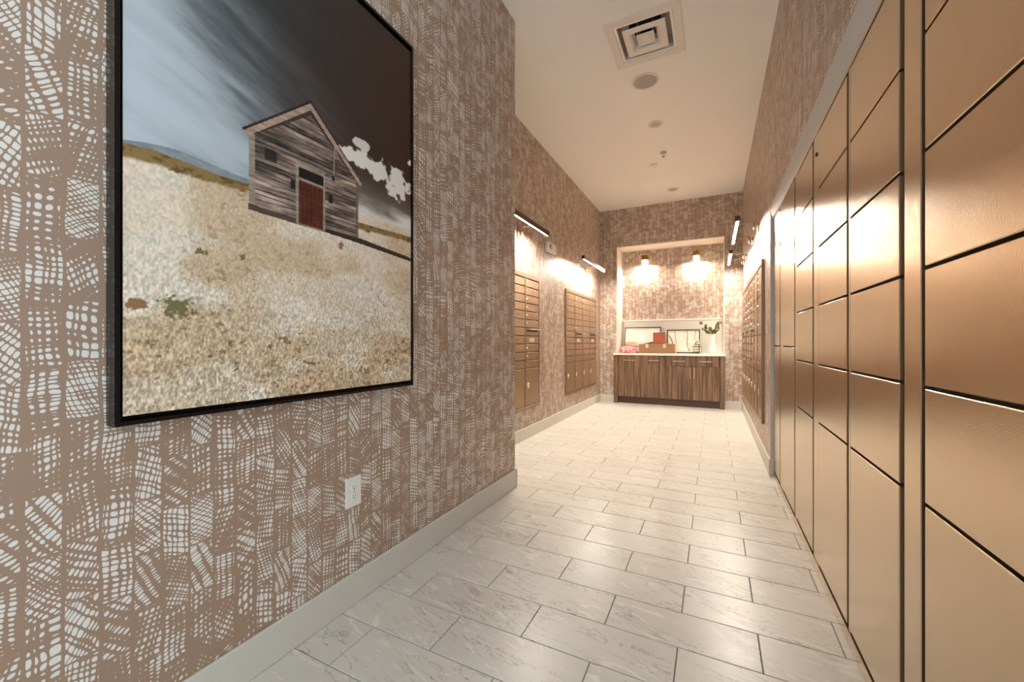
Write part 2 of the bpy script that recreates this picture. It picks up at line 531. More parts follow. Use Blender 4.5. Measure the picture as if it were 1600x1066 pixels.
locker('fourth bronze locker column from the right edge, last one with six doors', 2.560, 3.088, 2.578, 3.028, ROWS, [(3.032, 3.086)])
locker('bronze locker column of two tall doors beside the six door columns', 3.090, 3.722, 3.112, 3.575, TALL, [(3.579, 3.720)], [(3.655, 2.112)])
locker('narrow bronze locker column of two tall doors next to the grey corner strip', 3.724, 4.122, 3.748, 4.098, TALL, [(4.101, 4.121)])

# ------------------------------------------------------------------ mailboxes
def mailbox_unit(label, side, y0, cols, spec, hoods):
    """side -1: left recess wall facing +x; side +1: right wall facing -x"""
    xw = XF if side < 0 else XR
    sx = 1.0 if side < 0 else -1.0
    CWD = 0.4275 if side < 0 else 0.420
    y1 = y0 + CWD * cols
    Z0, Z1 = 0.355, 1.962
    t = thing('mailbox_unit', label, 'mailbox', (xw, (y0 + y1) / 2, Z0), 'recessed bronze mailbox banks')
    def X(a, b):
        p, q = xw + sx * a, xw + sx * b
        return (min(p, q), max(p, q))
    # frame around the bank
    for nm, (a, b, c, d) in {'frame_top': (y0, y1, Z1 - 0.050, Z1), 'frame_bottom': (y0, y1, Z0, Z0 + 0.040),
                             'frame_side': (y0, y0 + 0.024, Z0 + 0.0405, Z1 - 0.0505), 'frame_side ': (y1 - 0.024, y1, Z0 + 0.0405, Z1 - 0.0505)}.items():
        obj(nm.strip(), box(B(), *X(0.0005, 0.024), a, b, c, d, 0.003), M['mailframe'], t)
    obj('backing', box(B(), *X(0.0005, 0.006), y0 + 0.025, y1 - 0.025, Z0 + 0.041, Z1 - 0.051), M['mailback'], t)
    meshes = {}
    def door(name, ya, yb, za, zb):
        key = (round(yb - ya, 4), round(zb - za, 4))
        if key not in meshes: meshes[key] = plank_mesh('mail_door', 0.013, key[0], key[1], 0.0018)
        return link(name, meshes[key], M['mail'], t, (xw + sx * 0.0135, (ya + yb) / 2, (za + zb) / 2))
    lockbm = lathe(B(), [(0.0, -0.006), (0.010, -0.006), (0.012, 0.0), (0.009, 0.006), (0.0, 0.006)], (0, 0, 0), 14, 'x')
    lockme = bpy.data.meshes.new('lock'); bmesh.ops.recalc_face_normals(lockbm, faces=lockbm.faces); lockbm.to_mesh(lockme); lockbm.free()
    lockme.materials.append(M['chrome'])
    esc = lathe(B(), [(0.0, -0.004), (1.0, -0.004), (1.0, 0.002), (0.7, 0.004), (0.0, 0.004)], (0, 0, 0), 18, 'x')
    for vv in esc.verts: vv.co.y *= 0.020; vv.co.z *= 0.036
    escme = bpy.data.meshes.new('lock_plate'); bmesh.ops.recalc_face_normals(esc, faces=esc.faces); esc.to_mesh(escme); esc.free()
    escme.materials.append(M['white'])
    for c in range(cols):
        ya = y0 + c * CWD + (0.026 if c == 0 else 0.013)
        yb = y0 + (c + 1) * CWD - (0.026 if c == cols - 1 else 0.013)
        if c > 0:
            obj('divider', box(B(), *X(0.0065, 0.026), y0 + c * CWD - 0.011, y0 + c * CWD + 0.011, Z0 + 0.0405, Z1 - 0.0505, 0.002), M['mailframe'], t)
        if spec[c] == 's':
            zs = [1.905 - 0.0968 * i for i in range(12)]
            for i in range(11):
                zt, zb_ = zs[i], zs[i + 1]
                hood_row = (c in hoods and i == 6)
                d = door('mail_door', ya, yb, zb_ + 0.005, zt - 0.005)
                yl = ya + 0.035 if side < 0 else yb - 0.035
                if c in hoods and i == 7:
                    obj('card', box(B(), *X(0.0201, 0.0206), ya + 0.10, ya + 0.25, zb_ + 0.025, zt - 0.022), M['labelwhite'], d)
                elif hood_row:
                    # outgoing mail slot with projecting hood
                    obj('mail_slot', box(B(), *X(0.0195, 0.0206), ya + 0.03, yb - 0.03, zb_ + 0.050, zt - 0.028), M['blackslot'], d)
                    obj('slot_hood', prism(B(), [(xw + sx * 0.0205, zt - 0.002), (xw + sx * 0.075, zt - 0.016), (xw + sx * 0.075, zt - 0.028), (xw + sx * 0.0205, zt - 0.022)], 'y', ya + 0.002, yb - 0.002), M['chrome'], d)
                else:
                    link('lock', lockme, None, d, (xw + sx * 0.0215, yl, (zt + zb_) / 2))
                    if i % 3 == 1:
                        obj('number_plate', box(B(), *X(0.0201, 0.0208), (ya + yb) / 2 - 0.03, (ya + yb) / 2 + 0.03, (zt + zb_) / 2 - 0.012, (zt + zb_) / 2 + 0.012), M['mailframe'], d)
            d = door('parcel_door', ya, yb, Z0 + 0.046, zs[11] - 0.005)
            yl = ya + 0.065 if side < 0 else yb - 0.10
            link('lock_plate', escme, None, d, (xw + sx * 0.024, yl, 0.635))
            obj('keyhole', box(B(), *X(0.0275, 0.0285), yl - 0.004, yl + 0.004, 0.622, 0.650), M['blackslot'], d)
        else:
            zs = [1.905, 1.620, 1.228, 0.838, Z0 + 0.041]
            for i in range(4):
                d = door('parcel_door', ya, yb, zs[i + 1] + 0.005, zs[i] - 0.005)
                yl = yb - 0.06
                if i == 3:
                    link('lock_plate', escme, None, d, (xw + sx * 0.024, yl - 0.06, 0.635))
                    obj('keyhole', box(B(), *X(0.0275, 0.0285), yl - 0.064, yl - 0.056, 0.622, 0.650), M['blackslot'], d)
                else:
                    for q in (0.25, 0.5, 0.75):
                        link('lock', lockme, None, d, (xw + sx * 0.0215, yl, zs[i] + (zs[i + 1] - zs[i]) * q))
    return t
mailbox_unit('bronze mailbox bank on the left wall, nearly hidden behind the near wall corner', -1, 3.042, 4, 'ssss', (1, 3))
mailbox_unit('bronze mailbox bank on the left wall next to the back corner, fully in view', -1, 5.797, 4, 'ssss', (1, 3))
mailbox_unit('bronze mailbox bank on the right wall beside the lockers', 1, 4.603, 4, 'ppss', (2,))
mailbox_unit('bronze mailbox bank on the right wall next to the back corner', 1, 6.284, 3, 'sss', (0, 2))

# ------------------------------------------------------------------ linear wall sconces
def sconce(label, side, ya, yb, xb, zb, posts):
    xw = XF if side < 0 else XR
    sx = 1.0 if side < 0 else -1.0
    t = thing('wall_sconce', label, 'wall lamp', (xw, (ya + yb) / 2, zb), 'linear bar sconces above the mailboxes')
    hw = 0.021
    def P(u, v): return (xb + sx * u, zb + v)
    # bar: inverted channel with the diffuser set into its underside
    prof = [P(-0.020, 0.024), P(0.018, 0.024), P(0.022, 0.020), P(0.022, -0.035), P(0.0125, -0.035), P(0.012, -0.016), P(-0.014, -0.016), P(-0.014, -0.022), P(-0.024, -0.022), P(-0.024, 0.020)]
    obj('bar', prism(B(), prof, 'y', ya, yb), M['bronzebar'], t)
    for y in (ya - 0.004, yb):
        obj('end_cap', prism(B(), [P(-0.025, 0.025), P(0.023, 0.025), P(0.023, -0.036), P(0.010, -0.036), P(-0.025, -0.024)], 'y', y, y + 0.004), M['bronzebar'], t)
    dif = [P(0.0115, -0.0165), P(0.0115, -0.0215), P(-0.0135, -0.0215), P(-0.0135, -0.0165)]
    obj('diffuser', prism(B(), dif, 'y', ya + 0.003, yb - 0.003), M['led'], t)
    for y in posts:
        arm = obj('arm', tube(B(), [(xb - sx * 0.018, y, zb + 0.010), (xw + sx * 0.055, y, zb + 0.018), (xw + sx * 0.047, y, zb + 0.012), (xw + sx * 0.045, y, zb - 0.075)], 0.0065, 8), M['steel'], t)
        obj('back_plate', box(B(), *sorted((xw + sx * 0.0005, xw + sx * 0.020)), y - 0.024, y + 0.024, zb - 0.105, zb - 0.005, 0.004), M['steel'], arm)
        obj('knuckle', lathe(B(), [(0.0, 0.018), (0.011, 0.018), (0.011, 0.056), (0.0, 0.056)] if side < 0 else [(0.0, -0.056), (0.011, -0.056), (0.011, -0.018), (0.0, -0.018)], (xw, y, zb - 0.070), 14, 'x'), M['steel'], arm)
    return t
sconce('dark bronze bar sconce on the left wall, cut off by the near wall corner', -1, 3.18, 4.488, -1.77, 2.445, (3.52, 4.17))
sconce('dark bronze bar sconce on the left wall near the back corner', -1, 5.97, 7.27, -1.77, 2.445, (6.30, 6.90))
sconce('glowing bar sconce on the right wall nearest the lockers', 1, 4.83, 5.95, 0.222, 2.445, (5.12, 5.80))
sconce('glowing bar sconce on the right wall nearest the back corner', 1, 6.62, 7.60, 0.222, 2.455, (6.90, 7.32))

# small lamps on the niche wall
def niche_lamp(label, x):
    zt = 2.86
    yc = 8.29
    t = thing('niche_lamp', label, 'wall lamp', (x, YN, zt - 0.09), 'two small lamps in the niche')
    obj('cap', lathe(B(), [(0.0, zt), (0.050, zt), (0.060, zt - 0.010), (0.060, zt - 0.095), (0.0, zt - 0.095)], (x, yc, 0), 32), M['brass'], t)
    obj('shade', lathe(B(), [(0.0, zt - 0.096), (0.050, zt - 0.096), (0.050, zt - 0.165), (0.0, zt - 0.165)], (x, yc, 0), 32), M['frost'], t)
    obj('rim', lathe(B(), [(0.044, zt - 0.1655), (0.053, zt - 0.1655), (0.053, zt - 0.177), (0.044, zt - 0.177), (0.044, zt - 0.1656)], (x, yc, 0), 32), M['steel'], t)
    obj('diffuser', lathe(B(), [(0.0, zt - 0.168), (0.042, zt - 0.168), (0.042, zt - 0.174), (0.0, zt - 0.174)], (x, yc, 0), 32), M['lednich'], t)
    obj('mount', box(B(), x - 0.030, x + 0.030, yc + 0.055, YN - 0.0005, zt - 0.075, zt - 0.025, 0.004), M['brass'], t)
niche_lamp('small brass and glass lamp on the niche wall above the two boxes', -1.213)
niche_lamp('small brass and glass lamp on the niche wall towards the vase side', -0.290)

# ------------------------------------------------------------------ cabinet in the niche
CF = 7.790
t = thing('credenza', 'walnut sideboard with brass pulls standing in the lit niche', 'cabinet', (-0.77, 8.05, 0))
obj('side_panel', box(B(), -1.709, -1.632, CF, YB - 0.002, 0.0, 0.905, 0.002), M['wood'], t)
obj('side_panel', box(B(), 0.094, 0.168, CF, YB - 0.002, 0.0, 0.905, 0.002), M['wood'], t)
obj('body', box(B(), -1.630, 0.092, CF + 0.024, YN - 0.02, 0.128, 0.905), M['lockdark'], t)
obj('toe_kick', box(B(), -1.630, 0.092, CF + 0.075, CF + 0.092, 0.001, 0.126), M['toewood'], t)
obj('filler', box(B(), -0.778, -0.762, CF + 0.002, CF + 0.022, 0.130, 0.903), M['wood'], t)
def front(name, x0, x1, z0, z1, pull):
    d = obj(name, box(B(), x0 + 0.0025, x1 - 0.0025, CF, CF + 0.021, z0 + 0.002, z1 - 0.002, 0.0015), M['wood'], t, ((x0 + x1) / 2, CF, (z0 + z1) / 2))
    (a, b, c, dd) = pull
    h = B()
    if abs(b - a) > 0.05:
        box(h, a, b, CF - 0.032, CF - 0.022, c - 0.007, c + 0.007, 0.002)
        for xx in (a + 0.02, b - 0.02): box(h, xx - 0.004, xx + 0.004, CF - 0.023, CF - 0.0002, c - 0.004, c + 0.004)
    else:
        box(h, a - 0.006, a + 0.006, CF - 0.032, CF - 0.022, c, dd, 0.002)
        for zz in (c + 0.02, dd - 0.02): box(h, a - 0.004, a + 0.004, CF - 0.023, CF - 0.0002, zz - 0.004, zz + 0.004)
    obj('pull', h, M['pullm'], d)
M['pullm'] = simple('pale_brass', srgb(214, 180, 140), 0.3, 1.0, 0.05, 60)
front('door', -1.630, -1.207, 0.128, 0.905, (-1.518, -1.314, 0.814, 0))
front('door', -1.207, -0.780, 0.128, 0.905, (-1.086, -0.888, 0.814, 0))
front('drawer', -0.760, -0.339, 0.721, 0.905, (-0.655, -0.449, 0.814, 0))
front('drawer', -0.339, 0.092, 0.721, 0.905, (-0.225, -0.028, 0.813, 0))
front('door', -0.760, -0.339, 0.128, 0.721, (-0.370, -0.370, 0.510, 0.704))
front('door', -0.339, 0.092, 0.128, 0.721, (-0.304, -0.304, 0.510, 0.704))
ZT = 0.943
bm = box(B(), -1.722, 0.186, CF - 0.016, YB - 0.0005, 0.907, ZT, 0.003)
box(bm, NX0 + 0.001, NX1 - 0.001, YB - 0.0005, YN - 0.0005, 0.907, ZT)
tag(obj('worktop', bm, M['quartz']), 'white stone worktop lying on the walnut sideboard', 'worktop')
t = thing('backsplash', 'pale stone backsplash panel on the niche wall behind the frames', 'backsplash', (-0.75, 8.36, ZT))
obj('panel', box(B(), NX0 + 0.001, NX1 - 0.001, YN - 0.022, YN - 0.0005, ZT + 0.0005, 1.568), M['splash'], t)
obj('ledge', box(B(), NX0 + 0.001, NX1 - 0.001, YN - 0.040, YN - 0.0005, 1.5685, 1.592, 0.002), M['quartz'], t)

# ------------------------------------------------------------------ printed pictures
def vnoise(x, y, seed):
    """smooth value noise on numpy arrays"""
    r = np.random.RandomState(seed).rand(257, 257)
    xi, yi = np.floor(x).astype(int), np.floor(y).astype(int)
    fx, fy = x - xi, y - yi
    fx = fx * fx * (3 - 2 * fx); fy = fy * fy * (3 - 2 * fy)
    xa, ya, xb, yb = xi % 256, yi % 256, (xi + 1) % 256, (yi + 1) % 256
    return (r[ya, xa] * (1 - fx) + r[ya, xb] * fx) * (1 - fy) + (r[yb, xa] * (1 - fx) + r[yb, xb] * fx) * fy
def fbm(x, y, seed, octaves=4, gain=0.5):
    s, a, n = 0, 1.0, 0
    for i in range(octaves):
        s = s + a * vnoise(x * 2 ** i + 11.3 * i, y * 2 ** i + 5.7 * i, seed + i); n += a; a *= gain
    return s / n
def sst(a, b, x):
    t = np.clip((x - a) / (b - a), 0, 1)
    return t * t * (3 - 2 * t)
def lerp(img, col, m):
    m = m[..., None]
    return img * (1 - m) + np.array(col, float) * m
def poly(S, T, pts):
    inside = np.zeros(S.shape, bool)
    n = len(pts)
    for i in range(n):
        (x0, y0), (x1, y1) = pts[i], pts[(i + 1) % n]
        if y0 == y1: continue
        c = ((y0 > T) != (y1 > T)) & (S < (x1 - x0) * (T - y0) / (y1 - y0) + x0)
        inside ^= c
    return inside
def seg(S, T, p, q, w, asp=1.0):
    px, py = p; qx, qy = q
    dx, dy = qx - px, (qy - py) * asp
    t = np.clip(((S - px) * dx + (T - py) * asp * dy) / (dx * dx + dy * dy), 0, 1)
    return np.hypot(S - px - t * dx, (T - py) * asp - t * dy) < w

def barn_print(S, T):
    A = 1.49                                     # height over width of the canvas
    y = T * A
    # sky: pale at left, near black brown at upper right, with long diagonal streaks
    q = S + 0.9 * (T - 0.55)
    along, across = S * 0.95 - y * 0.31, S * 0.31 + y * 0.95
    st1 = fbm(across * 12 + 3, along * 2.6, 10, 5, 0.55)
    st2 = fbm(across * 40, along * 7, 20, 4, 0.6)
    q = q + (st1 - 0.5) * 0.50 + (st2 - 0.5) * 0.16
    L = np.interp(q, [-0.3, 0.0, 0.15, 0.26, 0.36, 0.48, 0.62, 0.80, 1.4], [212, 200, 186, 160, 116, 78, 58, 46, 40])
    br = sst(0.25, 1.0, S)
    img = np.stack([L * (0.93 + 0.32 * br), L * (0.985 - 0.21 * br), L * (1.02 - 0.42 * br)], -1)
    # pale sky and cumulus at right
    low = sst(0.60, 0.47, T) * sst(0.55, 0.72, S)
    g2 = fbm(S * 6, y * 22 + S * 3, 30, 4)
    img = lerp(img, (122, 112, 106), low * 0.9)
    img = lerp(img, (226, 220, 212), sst(0.505, 0.462, T + (g2 - 0.5) * 0.07) * sst(0.6, 0.72, S))
    cn = fbm(S * 15, y * 15, 40, 5, 0.58)
    yc = np.interp(S, [0.60, 0.70, 0.78, 0.86, 1.0], [0.585, 0.592, 0.592, 0.585, 0.594])
    hh = np.interp(S, [0.60, 0.66, 0.78, 0.9, 1.0], [0.012, 0.026, 0.034, 0.034, 0.046])
    cm = 1 - np.abs(T - yc) / hh
    cloud = sst(0.05, 0.22, cm * 0.55 + (cn - 0.52) * 1.9) * (S > 0.60)
    img = lerp(img, (228, 221, 213), np.clip(cloud, 0, 1))
    puff = sst(0.0, 0.2, (1 - np.hypot((S - 0.71) / 0.045, (T - 0.635) / 0.012)) + (cn - 0.5) * 2.2)
    img = lerp(img, (216, 208, 200), np.clip(puff, 0, 1) * (np.abs(S - 0.71) < 0.07))
    # distant hill at left
    hill = np.interp(S, [0, 0.037, 0.077, 0.12, 0.167, 0.217, 0.284, 0.33], [0.433, 0.440, 0.445, 0.448, 0.444, 0.441, 0.440, 0.438])
    hn = fbm(S * 40, y * 60, 50, 3)
    base_l = np.interp(S, [0, 0.056, 0.12, 0.197, 0.284], [0.428, 0.433, 0.431, 0.428, 0.430])
    base_r = np.interp(S, [0.69, 0.989], [0.449, 0.460])
    ground = np.where(S < 0.5, base_l, base_r)
    m = (T < hill) & (S < 0.5)
    img = np.where(m[..., None], np.stack([112 + 40 * hn, 124 + 36 * hn, 132 + 30 * hn], -1), img)
    # dry field
    n1 = fbm(S * 9, y * 20, 60, 4)
    dens = 1.0 + 2.0 * np.clip((0.44 - T) / 0.44, 0, 1) * 0          # constant blade density
    n2 = fbm(S * 230, y * 130, 70, 2, 0.6)
    n3 = fbm(S * 60, y * 80, 80, 4, 0.62)
    n4 = fbm(S * 4.2, y * 7, 90, 3)
    up = sst(0.10, 0.33, T)
    fld = np.stack([204 + 20 * up, 186 + 22 * up, 160 + 26 * up], -1)
    fld = lerp(fld, (226, 216, 200), sst(0.45, 0.62, n1) * 0.7)
    fld = lerp(fld, (192, 162, 126), sst(0.50, 0.70, n4) * 0.6)
    near = sst(0.34, 0.02, T)
    fld = fld * (1 + (n2 - 0.5)[..., None] * (0.26 + 0.56 * near[..., None]))
    fld = lerp(fld, (120, 84, 54), sst(0.60, 0.74, n3) * (0.25 + 0.5 * near) * sst(0.42, 0.6, n1 * 0.4 + n4 * 0.6))
    fld = lerp(fld, (70, 48, 34), sst(0.66, 0.78, n3 * 0.6 + n2 * 0.4) * (0.2 + 0.6 * near))
    # olive brown strip along the field's far edge
    bot = np.where(S < 0.5, np.interp(S, [0, 0.077, 0.167, 0.284], [0.406, 0.411, 0.410, 0.414]), np.interp(S, [0.699, 0.989], [0.410, 0.422]))
    top = np.where(S < 0.5, base_l + 0.001, np.interp(S, [0.699, 0.989], [0.427, 0.435]))
    band = sst(-0.004, 0.003, T - bot + (n3 - 0.5) * 0.010) * sst(0.003, -0.001, T - top)
    fld = lerp(fld, (138, 108, 60), band * 0.95)
    fld = lerp(fld, (98, 76, 38), band * sst(0.5, 0.7, n3))
    img = np.where((T < ground)[..., None], fld, img)
    # low shrubs
    for (cx, cy, rx, ry) in ((0.109, 0.175, 0.036, 0.020), (0.164, 0.279, 0.020, 0.007), (0.27, 0.283, 0.010, 0.009), (0.617, 0.355, 0.012, 0.009), (0.021, 0.176, 0.030, 0.008)):
        mm = sst(0.0, 0.35, 1 - np.hypot((S - cx) / rx, (T - cy) / ry) + (fbm(S * 120, y * 120, 95, 3) - 0.5) * 1.9)
        col = (98, 94, 54) if cx in (0.109, 0.164, 0.27) else (132, 88, 52)
        img = lerp(img, col, mm * 0.85 * (T < 0.40))
    # shadow cast by the barn
    img = np.where(poly(S, T, [(0.640, 0.383), (0.696, 0.388), (1.0, 0.373), (1.0, 0.362), (0.691, 0.374)])[..., None], np.array([54, 38, 28.]), img)
    # ------- barn
    body = poly(S, T, [(0.288, 0.540), (0.288, 0.380), (0.695, 0.376), (0.693, 0.540), (0.491, 0.655)])
    plank = (T - 0.376) / 0.0098
    pi_, pf = np.floor(plank), plank - np.floor(plank)
    rp = np.random.RandomState(5).rand(64)[np.clip(pi_, 0, 63).astype(int)]
    piece = vnoise(S * 9 + rp * 50, pi_ * 3.3, 101)
    grain = fbm(S * 30 + rp * 99, y * 340, 105, 4, 0.6)
    tone = 100 + 120 * (piece - 0.42) + 150 * (grain - 0.48) + 34 * (rp - 0.5)
    tone = tone + 62 * sst(0.47, 0.43, T) * sst(0.45, 0.38, S) * (fbm(S * 30, y * 120, 111, 3)) + 26 * sst(0.56, 0.62, T)
    tone = np.where(pf < 0.16, tone * 0.42, tone)
    wallc = np.stack([tone * 1.06, tone * 0.92, tone * 0.83], -1)
    img = np.where(body[..., None], np.clip(wallc, 18, 235), img)
    def fill(pts, col, nz=0.0):
        nonlocal img
        m_ = poly(S, T, pts)
        c = np.array(col, float) * (1 + (grain[..., None] - 0.5) * nz)
        img = np.where(m_[..., None], c, img)
    fill([(0.286, 0.536), (0.304, 0.546), (0.304, 0.380), (0.286, 0.380)], (150, 134, 120), 0.8)
    fill([(0.684, 0.536), (0.696, 0.536), (0.697, 0.376), (0.684, 0.376)], (112, 94, 82), 0.8)
    fill([(0.284, 0.392), (0.44, 0.390), (0.44, 0.378), (0.284, 0.380)], (84, 68, 58), 0.9)
    fill([(0.54, 0.388), (0.70, 0.386), (0.70, 0.374), (0.54, 0.378)], (50, 38, 32), 0.6)
    fill([(0.298, 0.545), (0.491, 0.651), (0.688, 0.542), (0.688, 0.530), (0.491, 0.636), (0.298, 0.532)], (70, 52, 44), 0.9)
    fill([(0.270, 0.532), (0.270, 0.540), (0.491, 0.668), (0.712, 0.538), (0.712, 0.526), (0.704, 0.524), (0.491, 0.648), (0.281, 0.525)], (170, 144, 126), 0.7)
    fill([(0.266, 0.537), (0.491, 0.670), (0.714, 0.536), (0.714, 0.532), (0.491, 0.664), (0.268, 0.532)], (40, 32, 30), 0.4)
    fill([(0.436, 0.518), (0.549, 0.518), (0.549, 0.379), (0.436, 0.380)], (152, 136, 122), 0.8)
    fill([(0.446, 0.507), (0.541, 0.507), (0.541, 0.485), (0.446, 0.485)], (22, 18, 18))
    fill([(0.446, 0.478), (0.539, 0.478), (0.539, 0.381), (0.446, 0.381)], (84, 36, 22), 1.0)
    dn = fbm(S * 260, y * 14, 121, 3)
    dm = poly(S, T, [(0.446, 0.478), (0.539, 0.478), (0.539, 0.381), (0.446, 0.381)])
    img = np.where(dm[..., None], img * (0.55 + 0.9 * dn[..., None]), img)
    fill([(0.492, 0.478), (0.494, 0.478), (0.494, 0.381), (0.492, 0.381)], (30, 14, 10))
    fill([(0.331, 0.518), (0.371, 0.518), (0.371, 0.493), (0.331, 0.493)], (52, 42, 38), 1.2)
    lou = poly(S, T, [(0.334, 0.515), (0.368, 0.515), (0.368, 0.496), (0.334, 0.496)]) & (np.floor(T / 0.0022) % 2 == 0)
    img = np.where(lou[..., None], np.array([26, 20, 18.]), img)
    for cx, cy in ((0.425, 0.462), (0.571, 0.461)):
        fill([(cx - 0.008, cy + 0.011), (cx + 0.008, cy + 0.011), (cx + 0.008, cy - 0.010), (cx - 0.008, cy - 0.010)], (28, 22, 22))
    rope = seg(S, T, (0.589, 0.598), (0.584, 0.512), 0.0018, A) | seg(S, T, (0.590, 0.590), (0.604, 0.570), 0.0016, A)
    img = np.where(rope[..., None], np.array([176, 140, 130.]), img)
    fill([(0.577, 0.520), (0.587, 0.520), (0.587, 0.507), (0.577, 0.507)], (30, 24, 24))
    return img

def abstract_print(S, T):
    n = fbm(S * 5, T * 4, 7, 4)
    img = np.stack([200 + 14 * (n - .5), 198 + 14 * (n - .5), 186 + 14 * (n - .5)], -1)
    img = lerp(img, (196, 138, 104), sst(0.425, 0.405, T + 0.10 * np.maximum(S - 0.2, 0)) * sst(0.46, 0.24, S) * sst(0.27, 0.30, T))
    img = lerp(img, (190, 184, 170), sst(0.40, 0.36, T) * sst(0.25, 0.6, S) * 0.8)
    img = lerp(img, (176, 152, 140), sst(0.27, 0.22, T) * 0.7)
    c = 0.27 + 0.22 * np.maximum(S - 0.30, 0)
    w = 0.008 + 0.030 * sst(0.5, 0.75, S)
    img = lerp(img, (26, 20, 18), (np.abs(T - c) < w).astype(float) * (S > 0.30))
    img = lerp(img, (46, 32, 28), (np.abs(T - (0.285 - 0.16 * S)) < 0.016).astype(float) * (S < 0.55))
    img = lerp(img, (246, 240, 228), (np.hypot((S - 0.50) / 0.06, (T - 0.58) / 0.14) < 1 + (n - .5)).astype(float) * 0.5)
    return img
def branch_print(S, T):
    n = fbm(S * 6, T * 6, 17, 4)
    img = np.stack([206 + 12 * (n - .5), 199 + 12 * (n - .5), 182 + 12 * (n - .5)], -1)
    A = 0.78
    def ln(pts, w, col):
        nonlocal img
        for p, q in zip(pts[:-1], pts[1:]):
            img = np.where(seg(S, T, p, q, w, A)[..., None], np.array(col, float), img)
    ln([(0.02, 0.78), (0.08, 0.68), (0.13, 0.56), (0.165, 0.40), (0.18, 0.2)], 0.013, (30, 22, 18))
    ln([(0.225, 1.0), (0.25, 0.66), (0.272, 0.40), (0.28, 0.1)], 0.009, (74, 58, 46))
    ln([(0.63, 1.0), (0.637, 0.62), (0.627, 0.45), (0.63, 0.30), (0.68, 0.14), (0.70, 0.05)], 0.011, (84, 68, 54))
    ln([(0.555, 1.0), (0.545, 0.74), (0.585, 0.60), (0.63, 0.55)], 0.007, (150, 134, 116))
    ln([(0.90, 1.0), (0.875, 0.80), (0.865, 0.62), (0.93, 0.52)], 0.008, (112, 94, 78))
    ln([(0.74, 0.98), (0.75, 0.86), (0.85, 0.74)], 0.005, (170, 150, 130))
    ln([(0.65, 0.40), (0.76, 0.30), (0.88, 0.27)], 0.006, (140, 122, 106))
    ln([(0.70, 0.10), (0.78, 0.26), (0.84, 0.30)], 0.006, (120, 100, 84))
    ln([(0.28, 0.56), (0.45, 0.72)], 0.004, (216, 206, 186))
    ln([(0.28, 0.55), (0.52, 0.44)], 0.004, (214, 204, 184))
    return img

def print_mesh(name, P, nu, nv, fn):
    """P(s,t)->xyz arrays; colours stored per vertex"""
    s, t_ = np.meshgrid(np.linspace(0, 1, nu), np.linspace(0, 1, nv))
    img = np.clip(fn(s, t_), 0, 255) / 255.0
    lin = np.where(img <= 0.04045, img / 12.92, ((img + 0.055) / 1.055) ** 2.4)
    co = P(s, t_).reshape(-1, 3)
    me = bpy.data.meshes.new(name)
    idx = np.arange(nu * nv).reshape(nv, nu)
    q = np.stack([idx[:-1, :-1], idx[:-1, 1:], idx[1:, 1:], idx[1:, :-1]], -1).reshape(-1, 4)
    me.vertices.add(nu * nv); me.vertices.foreach_set('co', co.astype(np.float32).ravel())
    me.loops.add(q.size); me.loops.foreach_set('vertex_index', q.astype(np.int32).ravel())
    me.polygons.add(len(q))
    me.polygons.foreach_set('loop_start', np.arange(0, q.size, 4, dtype=np.int32))
    me.update(calc_edges=True)
    ca = me.color_attributes.new('print', 'FLOAT_COLOR', 'POINT')
    ca.data.foreach_set('color', np.concatenate([lin.reshape(-1, 3), np.ones((nu * nv, 1))], 1).astype(np.float32).ravel())
    return me

# ---- large canvas of the barn
PX = -1.372
PY0, PY1, PZ0, PZ1 = 0.472, 1.622, 0.932, 2.655
CY0, CY1, CZ0, CZ1 = 0.490, 1.608, 0.957, 2.622
t = thing('framed_canvas', 'large framed photo canvas of a weathered barn on a dry hillside', 'picture', (XL + 0.001, (PY0 + PY1) / 2, PZ0))
bm = B()
fw = 0.011
for b in ((PY0, PY1, PZ0, PZ0 + fw), (PY0, PY1, PZ1 - fw, PZ1), (PY0, PY0 + fw, PZ0 + fw, PZ1 - fw), (PY1 - fw, PY1, PZ0 + fw, PZ1 - fw)):
    box(bm, XL + 0.001, PX + 0.001, *b)
obj('float_frame', bm, M['blackframe'], t)
obj('backing_board', box(B(), XL + 0.002, XL + 0.010, PY0 + fw, PY1 - fw, PZ0 + fw, PZ1 - fw), M['blackframe'], t)
me = print_mesh('canvas', lambda s, t_: np.stack([0 * s + PX - 0.004, CY0 + (CY1 - CY0) * s, CZ0 + (CZ1 - CZ0) * t_], -1) - np.array(WL[t]), 560, 836, barn_print)
cv = link('canvas', me, M['print'], t, WL[t])
obj('stretcher', box(B(), XL + 0.011, PX - 0.0045, CY0 + 0.0003, CY1 - 0.0003, CZ0 + 0.0003, CZ1 - 0.0003), M['darkwoodframe'], t)

